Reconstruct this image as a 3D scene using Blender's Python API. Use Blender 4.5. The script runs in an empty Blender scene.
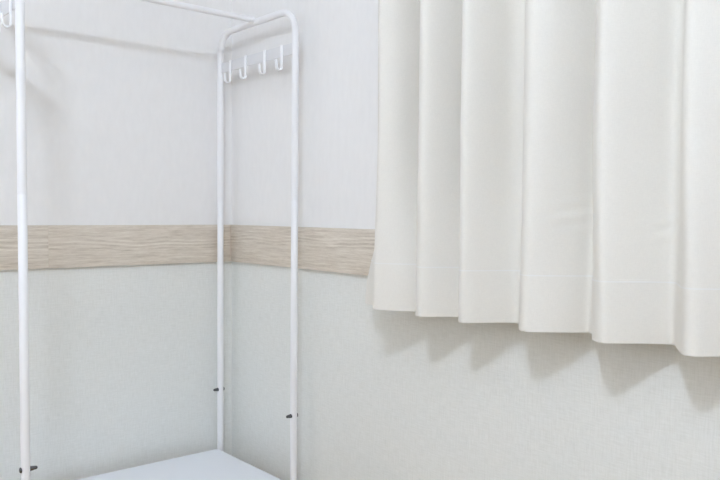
import bpy, bmesh, math, random
from mathutils import Vector, Matrix
random.seed(4)
scn = bpy.context.scene
C = scn.collection
H = 0.95                      # camera height above the floor

# ------------------------------------------------------------------ helpers
def link_mesh(name, bm, mats=None, parent=None, loc=(0, 0, 0), smooth=False):
    bmesh.ops.recalc_face_normals(bm, faces=bm.faces[:])
    me = bpy.data.meshes.new(name)
    bm.to_mesh(me); bm.free()
    for m in (mats if isinstance(mats, (list, tuple)) else [mats]):
        if m: me.materials.append(m)
    if smooth:
        for p in me.polygons: p.use_smooth = True
    o = bpy.data.objects.new(name, me); C.objects.link(o)
    o.location = loc
    if parent: o.parent = parent
    return o

def add_box(bm, x0, x1, y0, y1, z0, z1, mi=0):
    v = [bm.verts.new((x, y, z)) for x in (x0, x1) for y in (y0, y1) for z in (z0, z1)]
    fs = [(0, 1, 3, 2), (4, 6, 7, 5), (0, 4, 5, 1), (2, 3, 7, 6), (0, 2, 6, 4), (1, 5, 7, 3)]
    out = []
    for f in fs:
        g = bm.faces.new([v[i] for i in f]); g.material_index = mi; out.append(g)
    return out

def bevel_all(bm, w, seg=2):
    bmesh.ops.bevel(bm, geom=bm.edges[:], offset=w, segments=seg, profile=.6, affect='EDGES')

def add_tube(bm, pts, r, n=20, cap=True):
    pts = [Vector(p) for p in pts]
    t0 = (pts[1] - pts[0]).normalized()
    up = Vector((1, 0, 0)) if abs(t0.x) < .9 else Vector((0, 0, 1))
    a = t0.cross(up).normalized(); rings = []
    for i, p in enumerate(pts):
        if i == 0: t = t0
        elif i == len(pts) - 1: t = (pts[-1] - pts[-2]).normalized()
        else: t = ((pts[i + 1] - p).normalized() + (p - pts[i - 1]).normalized()).normalized()
        a = (a - t * a.dot(t)).normalized(); b = t.cross(a)
        rr = r[i] if isinstance(r, (list, tuple)) else r
        rings.append([bm.verts.new(p + (a * math.cos(2 * math.pi * k / n) + b * math.sin(2 * math.pi * k / n)) * rr) for k in range(n)])
    for A, B in zip(rings, rings[1:]):
        for k in range(n):
            bm.faces.new((A[k], A[(k + 1) % n], B[(k + 1) % n], B[k]))
    if cap:
        bm.faces.new(rings[0][::-1]); bm.faces.new(rings[-1])

def auto_smooth(o, deg=35):
    for p in o.data.polygons: p.use_smooth = True
    o.data.set_sharp_from_angle(angle=math.radians(deg))

def structure(o): o['kind'] = 'structure'; return o

# ------------------------------------------------------------------ materials
def new_mat(name):
    m = bpy.data.materials.new(name); m.use_nodes = True
    nt = m.node_tree; return m, nt, nt.nodes['Principled BSDF']

def srgb(r, g, b):
    f = lambda c: (c / 255 / 12.92) if c / 255 <= .04045 else ((c / 255 + .055) / 1.055) ** 2.4
    return (f(r), f(g), f(b), 1)

def node(nt, typ, **kw):
    n = nt.nodes.new(typ)
    for k, v in kw.items():
        if k in n.inputs: n.inputs[k].default_value = v
        else: setattr(n, k, v)
    return n

def noise(nt, vec, scale, sx=1, sy=1, sz=1, detail=3, rough=.55, dist=0):
    mp = node(nt, 'ShaderNodeMapping'); mp.inputs['Scale'].default_value = (sx, sy, sz)
    nt.links.new(vec, mp.inputs['Vector'])
    n = node(nt, 'ShaderNodeTexNoise', Scale=scale, Detail=detail, Roughness=rough, Distortion=dist)
    nt.links.new(mp.outputs[0], n.inputs['Vector'])
    return n.outputs['Fac']

def ramp(nt, fac, stops):
    r = node(nt, 'ShaderNodeValToRGB'); cr = r.color_ramp
    while len(cr.elements) < len(stops): cr.elements.new(.5)
    for e, (p, c) in zip(cr.elements, stops): e.position = p; e.color = c
    nt.links.new(fac, r.inputs['Fac']); return r.outputs['Color']

def math_n(nt, op, a, b):
    n = node(nt, 'ShaderNodeMath', operation=op)
    for i, v in enumerate((a, b)):
        if isinstance(v, (int, float)): n.inputs[i].default_value = v
        else: nt.links.new(v, n.inputs[i])
    return n.outputs[0]

def bump(nt, bsdf, h, strength, dist):
    b = node(nt, 'ShaderNodeBump', Strength=strength, Distance=dist)
    nt.links.new(h, b.inputs['Height']); nt.links.new(b.outputs[0], bsdf.inputs['Normal'])

def simple(name, col, rough, metal=0, spec=.5, coat=0):
    m, nt, b = new_mat(name)
    b.inputs['Base Color'].default_value = col; b.inputs['Roughness'].default_value = rough
    b.inputs['Metallic'].default_value = metal; b.inputs['Specular IOR Level'].default_value = spec
    b.inputs['Coat Weight'].default_value = coat
    tc = node(nt, 'ShaderNodeTexCoord')
    bump(nt, b, noise(nt, tc.outputs['Object'], 400, detail=2), .03, .0004)
    return m

def mat_upper_paper():
    m, nt, b = new_mat('white_wallpaper')
    tc = node(nt, 'ShaderNodeTexCoord').outputs['Object']
    f = noise(nt, tc, 60, sz=.35, detail=4)
    nt.links.new(ramp(nt, f, [(.3, UP_A), (.7, UP_B)]), b.inputs['Base Color'])
    b.inputs['Roughness'].default_value = .75; b.inputs['Specular IOR Level'].default_value = .25
    bump(nt, b, noise(nt, tc, 350, sz=.3, detail=4), .12, .0006)
    return m

def mat_linen(seam_y=None):
    m, nt, b = new_mat('grey_linen_wallpaper')
    tc = node(nt, 'ShaderNodeTexCoord').outputs['Object']
    hor = noise(nt, tc, 30, sx=1, sy=1, sz=11, detail=4, rough=.65)
    ver = noise(nt, tc, 30, sx=10, sy=10, sz=1, detail=4, rough=.65)
    mix = math_n(nt, 'MULTIPLY', math_n(nt, 'ADD', hor, ver), .5)
    col = ramp(nt, mix, [(.32, LO_A), (.5, LO_M), (.68, LO_B)])
    nt.links.new(col, b.inputs['Base Color'])
    b.inputs['Roughness'].default_value = .8; b.inputs['Specular IOR Level'].default_value = .2
    h = mix
    if seam_y is not None:                                   # the joint between two lengths of wallpaper
        sp = node(nt, 'ShaderNodeSeparateXYZ'); nt.links.new(tc, sp.inputs[0])
        d = math_n(nt, 'ABSOLUTE', math_n(nt, 'ADD', sp.outputs['Y'], -seam_y), 0)
        h = math_n(nt, 'ADD', mix, math_n(nt, 'MULTIPLY', math_n(nt, 'LESS_THAN', d, .0016), -1.6))
    bump(nt, b, h, .18, .0012)
    return m

def mat_wood(name, shift):
    m, nt, b = new_mat(name)
    tc = node(nt, 'ShaderNodeTexCoord').outputs['Object']
    mv = node(nt, 'ShaderNodeMapping'); mv.inputs['Location'].default_value = shift
    nt.links.new(tc, mv.inputs['Vector']); v = mv.outputs[0]
    # fine straight grain; a bundle of long wavy growth lines runs along the upper third of the board
    warp = noise(nt, v, 2.4, sx=1.0, sy=1, sz=1.2, detail=1.5, rough=.4)
    fine = noise(nt, v, 40, sx=.30, sy=1, sz=5, detail=6, rough=.8)
    sp = node(nt, 'ShaderNodeSeparateXYZ'); nt.links.new(tc, sp.inputs[0])
    zrel = math_n(nt, 'ADD', sp.outputs['Z'], -(T1 - .047))
    zw = math_n(nt, 'ADD', zrel, math_n(nt, 'MULTIPLY', math_n(nt, 'ADD', warp, -.5), .085))
    ph = math_n(nt, 'ADD', math_n(nt, 'MULTIPLY', zw, 560.0), math_n(nt, 'MULTIPLY', fine, 2.0))
    s = math_n(nt, 'SINE', ph, 0)
    d = math_n(nt, 'ABSOLUTE', zw, 0)
    where = ramp(nt, d, [(.006, (1, 1, 1, 1)), (.024, (0, 0, 0, 1))])
    s = math_n(nt, 'MULTIPLY', s, where)
    tot = math_n(nt, 'ADD', math_n(nt, 'ADD', math_n(nt, 'MULTIPLY', fine, .72), .04), math_n(nt, 'MULTIPLY', s, .062))
    col = ramp(nt, tot, [(.22, WD_A), (.40, WD_M), (.62, WD_B)])
    nt.links.new(col, b.inputs['Base Color'])
    b.inputs['Roughness'].default_value = .6; b.inputs['Specular IOR Level'].default_value = .3
    bump(nt, b, tot, .15, .001)
    return m

def mat_curtain(name):
    m, nt, b = new_mat(name)
    tc = node(nt, 'ShaderNodeTexCoord').outputs['Object']
    hor = noise(nt, tc, 120, sz=6, detail=2); ver = noise(nt, tc, 120, sx=6, sy=6, detail=2)
    mix = math_n(nt, 'MULTIPLY', math_n(nt, 'ADD', hor, ver), .5)
    nt.links.new(ramp(nt, mix, [(.3, CU_A), (.7, CU_B)]), b.inputs['Base Color'])
    b.inputs['Roughness'].default_value = .85; b.inputs['Specular IOR Level'].default_value = .15
    b.inputs['Sheen Weight'].default_value = .08; b.inputs['Sheen Roughness'].default_value = .5
    bump(nt, b, mix, .12, .0006)
    return m

def mat_floor():
    m, nt, b = new_mat('pale_floor')
    tc = node(nt, 'ShaderNodeTexCoord').outputs['Object']
    f = noise(nt, tc, 8, sx=6, sy=.6, detail=5)
    nt.links.new(ramp(nt, f, [(.3, srgb(178, 152, 118)), (.7, srgb(200, 176, 144))]), b.inputs['Base Color'])
    b.inputs['Roughness'].default_value = .45
    return m

UP_A, UP_B = srgb(235, 234, 233), srgb(238, 237, 236)
LO_A, LO_M, LO_B = srgb(217, 218, 213), srgb(226, 227, 223), srgb(233, 234, 231)
WD_A, WD_M, WD_B = srgb(176, 163, 147), srgb(212, 202, 188), srgb(240, 234, 223)
CU_A, CU_B = srgb(221, 218, 211), srgb(227, 224, 217)
M_UP = mat_upper_paper()
M_LO_L = mat_linen(); M_LO_R = mat_linen(seam_y=-.602)
M_WHITE = simple('white_powder_coat', srgb(238, 238, 240), .32, spec=.5)
M_SHELF = simple('white_gloss_shelf', srgb(234, 237, 243), .22, spec=.5)
M_BAR = simple('pale_grey_paint', srgb(223, 223, 225), .5)
M_PLAST = simple('white_hook_paint', srgb(246, 247, 249), .3)
M_STEEL = simple('dark_steel', srgb(112, 112, 114), .25, metal=1)
M_CURT = mat_curtain('off_white_curtain'); M_FLOOR = mat_floor()
M_CEIL = simple('white_ceiling', srgb(236, 236, 236), .9, spec=.2)
M_THREAD = simple('white_thread', srgb(226, 225, 222), .8)
M_RUB = simple('grey_rubber', srgb(90, 90, 92), .8)

# ------------------------------------------------------------------ the room
RX, RY, RZ = -3.3, -3.2, 2.32
T1, T2 = H - .0410, H - .1640           # top and bottom of the wooden band
def wall_panel(name, along, const, a0, a1, mats, out):
    """a wall of thickness .1 with white paper above the band and linen paper below"""
    bm = bmesh.new(); zm = (T1 + T2) / 2
    for z0, z1, mi in ((0, zm, 1), (zm, RZ, 0)):
        if along == 'x': add_box(bm, a0, a1, min(const, const + out), max(const, const + out), z0, z1, mi)
        else: add_box(bm, min(const, const + out), max(const, const + out), a0, a1, z0, z1, mi)
    return structure(link_mesh(name, bm, mats))
wall_panel('wall_left', 'x', 0, RX - .1, .1, [M_UP, M_LO_L], .1)
wall_panel('wall_right', 'y', 0, RY - .1, 0, [M_UP, M_LO_R], .1)
# the wall opposite the curtain holds a window
WY0, WY1, WZ0, WZ1 = -.71, -.27, 1.05, 1.85
bm = bmesh.new(); zm = (T1 + T2) / 2
for y0, y1, z0, z1, mi in ((RY - .1, 0, 0, zm, 1), (RY - .1, 0, zm, WZ0, 0), (RY - .1, 0, WZ1, RZ, 0), (RY - .1, WY0, WZ0, WZ1, 0), (WY1, 0, WZ0, WZ1, 0)):
    add_box(bm, RX - .1, RX, y0, y1, z0, z1, mi)
structure(link_mesh('wall_front', bm, [M_UP, M_LO_L]))
bm = bmesh.new()
for y0, y1, z0, z1 in ((WY0, WY0 + .04, WZ0, WZ1), (WY1 - .04, WY1, WZ0, WZ1), (WY0 + .04, WY1 - .04, WZ0, WZ0 + .04), (WY0 + .04, WY1 - .04, WZ1 - .04, WZ1)):
    add_box(bm, RX - .07, RX - .01, y0, y1, z0, z1)
structure(link_mesh('window_1', bm, M_WHITE))
wall_panel('wall_back', 'x', RY, RX, 0, [M_UP, M_LO_L], -.1)
bm = bmesh.new(); add_box(bm, RX - .1, .1, RY - .1, .1, -.1, 0); structure(link_mesh('floor', bm, M_FLOOR))
bm = bmesh.new(); add_box(bm, RX - .1, .1, RY - .1, .1, RZ, RZ + .1); structure(link_mesh('ceiling', bm, M_CEIL))

def trim(n, length, loc, rot, shift):
    bm = bmesh.new(); add_box(bm, 0, length, -.012, 0, T2, T1); bevel_all(bm, .0007, 2)
    o = link_mesh('trim_%d' % n, bm, mat_wood('greyed_oak_%d' % n, shift)); o.location = loc; o.rotation_euler.z = rot
    auto_smooth(o); return structure(o)
SEAM = -.606
trim(1, -SEAM - .0001, (SEAM + .0001, 0, 0), 0, (0, 0, 0))
trim(2, 1.9, (SEAM - 1.9, 0, 0), 0, (3.7, 1.3, .35))
trim(3, 2.45, (0, -.0125, 0), -math.pi / 2, (7.3, 0, .12))

# ------------------------------------------------------------------ the rack
D, L = .42, .7415
BX, BY = -.0633, -.035
ZT, ZS, ZB = H + .5775, H - .7815, H - .5863
PR = .0101
ZR = ZT + .0062                       # the hanging rail sits a little high on the hoops
rack = bpy.data.objects.new('clothes_rack', None); C.objects.link(rack)
CX, CY = BX - L / 2, BY - D / 2
rack.location = (CX, CY, 0)
rack['label'] = 'white metal garment rack with top rail, hook bars and low white shelf in the corner'
rack['category'] = 'clothes rack'

ZJ = H + .037                                            # where the upper hoop plugs into the lower poles
def frame_bm():
    """the upper hoop of one end"""
    r = .068; n = 7; dz = ZT - r - ZJ
    pts = [(0, D / 2, ZJ + .0006)] + [(0, D / 2, ZJ + dz * i / n) for i in range(1, n)]
    for i in range(0, 13):
        a = math.pi / 2 * i / 12
        pts.append((0, D / 2 - r + r * math.cos(a), ZT - r + r * math.sin(a)))
    for i in range(1, 6): pts.append((0, D / 2 - r - (D - 2 * r) * i / 6, ZT))
    for i in range(0, 13):
        a = math.pi / 2 * i / 12
        pts.append((0, -D / 2 + r - r * math.sin(a), ZT - r + r * math.cos(a)))
    pts += [(0, -D / 2, ZJ + dz * i / n) for i in range(n - 1, 0, -1)] + [(0, -D / 2, ZJ + .0006)]
    bm = bmesh.new(); add_tube(bm, pts, PR, 24)
    for s in (1, -1): add_tube(bm, [(0, s * D / 2, ZJ + .004), (0, s * D / 2, ZJ - .03)], PR - .0012, 20)   # the plug inside the pole
    return bm

def pole_bm():
    bm = bmesh.new()
    add_tube(bm, [(0, 0, .012), (0, 0, ZJ * .5), (0, 0, ZJ - .0016), (0, 0, ZJ - .0004)], [PR, PR, PR, PR - .0009], 24)
    return bm

def bolt_bm(inner):
    """bolt through a pole: washer, hex and dome on the inner side, flat head on the outer"""
    bm = bmesh.new(); s = inner
    def cyl(prof, n):
        rings = []
        for x, r in prof:
            rings.append([bm.verts.new((s * x, r * math.cos(2 * math.pi * k / n), r * math.sin(2 * math.pi * k / n))) for k in range(n)])
        for A, B in zip(rings, rings[1:]):
            for k in range(n): bm.faces.new((A[k], A[(k + 1) % n], B[(k + 1) % n], B[k]))
        bm.faces.new(rings[0]); bm.faces.new(rings[-1])
    cyl([(PR - .001, .0060), (PR + .0012, .0060), (PR + .0013, .0050)], 20)
    cyl([(PR + .001, .0053), (PR + .0065, .0053)], 6)
    cyl([(PR + .006, .0045), (PR + .011, .0044), (PR + .0145, .0034), (PR + .0160, .0015)], 16)
    cyl([(-PR + .001, .0066), (-PR - .0012, .0064), (-PR - .0030, .0046), (-PR - .0036, .002)], 20)
    return bm

def foot_bm():
    bm = bmesh.new(); add_tube(bm, [(0, 0, 0), (0, 0, .004), (0, 0, .020)], [.0125, .0135, .0128], 20); return bm

def strap(bm, path, w, th):
    """flat metal strap bent along an x-z path"""
    P = [Vector((x, 0, z)) for x, z in path]; rows = []
    for i, p in enumerate(P):
        t = (P[min(i + 1, len(P) - 1)] - P[max(i - 1, 0)]).normalized(); n = Vector((t.z, 0, -t.x)) * th / 2
        rows.append([bm.verts.new(p + n + Vector((0, s * w / 2, 0))) for s in (-1, 1)] + [bm.verts.new(p - n + Vector((0, s * w / 2, 0))) for s in (1, -1)])
    for A, B in zip(rows, rows[1:]):
        for k in range(4): bm.faces.new((A[k], A[(k + 1) % 4], B[(k + 1) % 4], B[k]))
    bm.faces.new(rows[0]); bm.faces.new(rows[-1])

BAR0, BAR1 = H + .4519, H + .4839
def hook_bm():
    bm = bmesh.new(); zb = BAR0 - .039; r = .0085; x0 = -.0042
    path = [(x0, BAR1 + .001), (x0, BAR0), (x0, zb + r)]
    for i in range(1, 11):
        a = math.pi * i / 10 * .96
        path.append((x0 - r + r * math.cos(a), zb + r - r * math.sin(a)))
    path += [(x0 - 2 * r - .001, zb + r + .010), (x0 - 2 * r - .0025, zb + r + .020)]
    strap(bm, path, .0108, .0034); bevel_all(bm, .0009, 2); return bm

frame_src = bolt_src = hook_src = None
for side in (1, -1):                                         # 1 = beside the right wall, -1 = the open end
    fx = side * L / 2
    fr = link_mesh('end_frame', frame_bm(), M_WHITE, rack, (fx, 0, 0)); auto_smooth(fr, 45)
    for s in (1, -1):
        po = link_mesh('pole', pole_bm(), M_WHITE, rack, (fx, s * D / 2, 0)); auto_smooth(po, 40)
        b = link_mesh('bolt', bolt_bm(-side), M_STEEL, po, (0, 0, ZB)); auto_smooth(b, 30)
        b['label'] = 'dark steel bolt with domed nut through the white pole'
        f = link_mesh('foot_cap', foot_bm(), M_RUB, po); auto_smooth(f, 40)
    bm = bmesh.new(); add_box(bm, -.0016, .0016, -D / 2 + PR * .7, D / 2 - PR * .7, BAR0, BAR1); bevel_all(bm, .0008, 2)
    bar = link_mesh('hook_bar', bm, M_BAR, rack, (fx, 0, 0)); auto_smooth(bar)
    for hy in (-.103, -.195, -.303, -.392):
        h = link_mesh('hook', hook_bm(), M_PLAST, bar, (0, hy - CY - (0 if side > 0 else .008), 0)); auto_smooth(h, 40)

bm = bmesh.new(); add_tube(bm, [(-L / 2 + PR * .6, 0, ZR), (0, 0, ZR), (L / 2 - PR * .6, 0, ZR)], .0088, 20)
rail = link_mesh('hanging_rail', bm, M_WHITE, rack); auto_smooth(rail)
for side in (1, -1):
    bm = bmesh.new(); x = side * (L / 2 - PR)
    add_tube(bm, [(x + side * .004, 0, ZR), (x - side * .012, 0, ZR), (x - side * .014, 0, ZR)], [.0104, .0104, .0094], 20)
    auto_smooth(link_mesh('rail_sleeve', bm, M_WHITE, rail))

SO = .0135
bm = bmesh.new(); add_box(bm, -L / 2 + SO, L / 2 - SO - .002, -D / 2 + SO, D / 2 - SO + .005, ZS - .022, ZS)
bmesh.ops.bevel(bm, geom=[e for e in bm.edges if abs((e.verts[0].co - e.verts[1].co).z) > .01], offset=.006, segments=3, affect='EDGES')
bmesh.ops.bevel(bm, geom=[e for e in bm.edges if e.verts[0].co.z > ZS - .001 and e.verts[1].co.z > ZS - .001], offset=.002, segments=2, affect='EDGES')
shelf = link_mesh('shelf', bm, M_SHELF, rack); auto_smooth(shelf, 30)
for sx in (1, -1):
    for sy in (1, -1):
        bm = bmesh.new()
        x, y = sx * L / 2, sy * D / 2
        add_box(bm, min(x - sx * .022, x), max(x - sx * .022, x), min(y - sy * .022, y), max(y - sy * .022, y), ZS - .030, ZS - .0215)
        link_mesh('shelf_bracket', bm, M_WHITE, shelf)

# ------------------------------------------------------------------ the curtain
# plan of the folds as (x, y) at the hem and, with the deeper valleys, higher up
PROF = [(-.085, -.797), (-.112, -.874), (-.137, -.885), (-.146, -.903), (-.126, -.946), (-.097, -.984), (-.080, -1.004), (-.098, -1.018),
        (-.138, -1.030), (-.149, -1.057), (-.112, -1.082), (-.083, -1.108), (-.072, -1.126), (-.095, -1.143),
        (-.136, -1.157), (-.146, -1.179), (-.107, -1.203), (-.068, -1.228), (-.055, -1.250), (-.070, -1.270),
        (-.104, -1.291), (-.137, -1.323), (-.118, -1.352), (-.077, -1.388), (-.045, -1.411), (-.066, -1.436),
        (-.106, -1.458), (-.127, -1.481), (-.130, -1.501), (-.079, -1.542), (-.045, -1.579), (-.071, -1.601),
        (-.118, -1.633), (-.130, -1.655), (-.092, -1.685), (-.050, -1.735), (-.071, -1.765), (-.118, -1.790),
        (-.131, -1.812), (-.090, -1.848), (-.048, -1.890), (-.070, -1.918), (-.122, -1.945), (-.134, -1.968),
        (-.092, -2.005), (-.050, -2.050), (-.072, -2.080), (-.122, -2.108), (-.132, -2.130), (-.092, -2.165), (-.060, -2.205)]
DEEP = {0: (-.085, -.858), 1: (-.115, -.886), 2: (-.137, -.895), 3: (-.145, -.912), 4: (-.122, -.941), 5: (-.056, -.964), 6: (-.016, -.990), 7: (-.062, -1.020),
        10: (-.108, -1.075), 11: (-.046, -1.096), 12: (-.016, -1.121), 13: (-.072, -1.144), 16: (-.096, -1.197), 17: (-.040, -1.213), 18: (-.028, -1.245), 19: (-.050, -1.271),
        23: (-.064, -1.382), 24: (-.020, -1.408), 25: (-.050, -1.437), 26: (-.103, -1.447), 27: (-.127, -1.464), 28: (-.132, -1.488), 29: (-.066, -1.534), 30: (-.026, -1.566), 31: (-.060, -1.602),
        32: (-.110, -1.620), 33: (-.132, -1.642)}
def catmull(pts, per):
    out = []; P = [Vector(p) for p in pts]; P = [P[0] * 2 - P[1]] + P + [P[-1] * 2 - P[-2]]
    for i in range(1, len(P) - 2):
        a, b, c, d = P[i - 1:i + 3]
        for k in range(per):
            t = k / per
            out.append(.5 * (2 * b + (c - a) * t + (2 * a - 5 * b + 4 * c - d) * t * t + (3 * b - a - 3 * c + d) * t ** 3))
    out.append(P[-2].copy()); return out
def soft_curve(pts):
    c = catmull(pts, 8)
    for _ in range(7):                                       # soften the folds like heavy cloth
        c = [c[0]] + [(c[i - 1] + c[i] * 2 + c[i + 1]) / 4 for i in range(1, len(c) - 1)] + [c[-1]]
    return c
curve = soft_curve(PROF)
curve_up = soft_curve([DEEP.get(i, p) for i, p in enumerate(PROF)])
ZHEM, ZTOP, HEM = H - .225, 2.24, .113

def cloth_point(i, z):
    u = (z - ZHEM) / (ZTOP - ZHEM)
    k = min(1, max(0, (z - ZHEM) / (.27 if i < 12 else .45))); k = k * k * (3 - 2 * k)
    p = curve[i].lerp(curve_up[i], k); x, y = p.x, p.y
    y += .0035 * math.sin(z * 3.1 + y * 9) * u ** .5 * .8
    x += .004 * math.sin(z * 2.3 + y * 14) * min(1, u * 4)
    # small crushed wrinkles a little above the hem seam, near the valleys
    for cy, cz, amp in WRINK:
        dy, dz = (y - cy) / .030, (z - cz) / .040
        g = math.exp(-dy * dy - dz * dz)
        if g > .01: x -= 1.2 * amp * g * math.sin((z - cz) * 210 + (y - cy) * 60)
    return x, y
WRINK = [(-1.385, H + .02, .0016), (-1.385, H - .01, .0014), (-1.56, H - .015, .0016), (-1.225, H + .005, .0013), (-1.10, H + .01, .0010), (-.975, H + .02, .0010), (-1.72, H + .0, .0014)]

def cloth(z_levels, off, thick):
    bm = bmesh.new(); n = len(curve); grid = []
    for z in z_levels:
        row = []
        for i in range(n):
            x, y = cloth_point(i, z); row.append(Vector((x, y, z)))
        grid.append(row)
    def layer(d):
        vs = []
        for row in grid:
            r = []
            for i, p in enumerate(row):
                t = row[min(i + 1, n - 1)] - row[max(i - 1, 0)]; nn = Vector((t.y, -t.x, 0)).normalized()
                r.append(bm.verts.new(p + nn * d))
            vs.append(r)
        return vs
    A, B = layer(off + thick / 2), layer(off - thick / 2); m = len(grid)
    for j in range(m - 1):
        for i in range(n - 1):
            bm.faces.new((A[j][i], A[j][i + 1], A[j + 1][i + 1], A[j + 1][i]))
            bm.faces.new((B[j][i], B[j + 1][i], B[j + 1][i + 1], B[j][i + 1]))
    for i in range(n - 1):
        bm.faces.new((A[0][i], B[0][i], B[0][i + 1], A[0][i + 1])); bm.faces.new((A[-1][i], A[-1][i + 1], B[-1][i + 1], B[-1][i]))
    for j in range(m - 1):
        bm.faces.new((A[j][0], A[j + 1][0], B[j + 1][0], B[j][0])); bm.faces.new((A[j][-1], B[j][-1], B[j + 1][-1], A[j + 1][-1]))
    return bm
curtain = bpy.data.objects.new('curtain', None); C.objects.link(curtain)
curtain['label'] = 'short off-white pleated curtain with a stitched hem, hanging beside the white rack'
curtain['category'] = 'curtain'
curtain.location = (0, 0, 0)
zl = [ZHEM + HEM - .001 + (.42) * k / 60 for k in range(61)]; zl += [zl[-1] + (ZTOP - zl[-1]) * k / 24 for k in range(1, 25)]
o = link_mesh('drape', cloth(zl, 0, .0018), M_CURT, curtain); auto_smooth(o, 60)
zh = [ZHEM, ZHEM + .0015] + [ZHEM + HEM * k / 20 for k in range(1, 20)] + [ZHEM + HEM - .0012, ZHEM + HEM]
o = link_mesh('hem', cloth(zh, 0, .0034), M_CURT, curtain); auto_smooth(o, 60)
zs = ZHEM + HEM - .004
st = link_mesh('stitch_line', cloth([zs - .0012, zs, zs + .0012], 0, .0044), M_THREAD, o); auto_smooth(st, 60)

# ------------------------------------------------------------------ light: the room's ceiling lamp
LAMP = (-1.65, -2.1, H + 1.18)
for k in (-1, 0, 1):
    lamp = bpy.data.lights.new('ceiling_lamp', 'POINT'); lamp.shadow_soft_size = .05
    lamp.energy = 17.0; lamp.color = (.765, .885, 1.06)
    lo = bpy.data.objects.new('ceiling_lamp', lamp); C.objects.link(lo)
    lo.location = (LAMP[0] + k * .09, LAMP[1], LAMP[2])

day = bpy.data.lights.new('window_daylight', 'AREA'); day.shape = 'RECTANGLE'; day.size = .36; day.size_y = .7
day.energy = 7.5; day.color = (.80, .876, 1.0)
do = bpy.data.objects.new('window_daylight', day); C.objects.link(do)
do.location = (RX - .06, (WY0 + WY1) / 2, (WZ0 + WZ1) / 2); do.rotation_euler = (math.pi / 2, 0, -math.pi / 2)

w = bpy.data.worlds.new('World'); scn.world = w; w.use_nodes = True
w.node_tree.nodes['Background'].inputs[0].default_value = (0, 0, 0, 1)

# ------------------------------------------------------------------ camera
yaw, pitch, roll = .8683, .0480, .0089
F = Vector((math.cos(yaw), math.sin(yaw), 0)); R = Vector((math.sin(yaw), -math.cos(yaw), 0)); U = Vector((0, 0, 1))
F2 = F * math.cos(pitch) - U * math.sin(pitch); U2 = F * math.sin(pitch) + U * math.cos(pitch)
R3 = R * math.cos(roll) + U2 * math.sin(roll); U3 = -R * math.sin(roll) + U2 * math.cos(roll)
cam = bpy.data.cameras.new('camera'); co = bpy.data.objects.new('camera', cam); C.objects.link(co)
co.matrix_world = Matrix(((R3.x, U3.x, -F2.x, -1.3225), (R3.y, U3.y, -F2.y, -2.2337), (R3.z, U3.z, -F2.z, H), (0, 0, 0, 1)))
cam.sensor_width = 36; cam.lens = 757.53 / 720 * 36; cam.shift_y = 10.03 / 720; cam.clip_start = .02
scn.camera = co

scn.view_settings.view_transform = 'Standard'; scn.view_settings.look = 'None'
scn.view_settings.gamma = 1; scn.view_settings.use_curve_mapping = False
scn.view_settings.exposure = .07
scn.cycles.max_bounces = 16; scn.cycles.diffuse_bounces = 10
scn.cycles.use_denoising = True
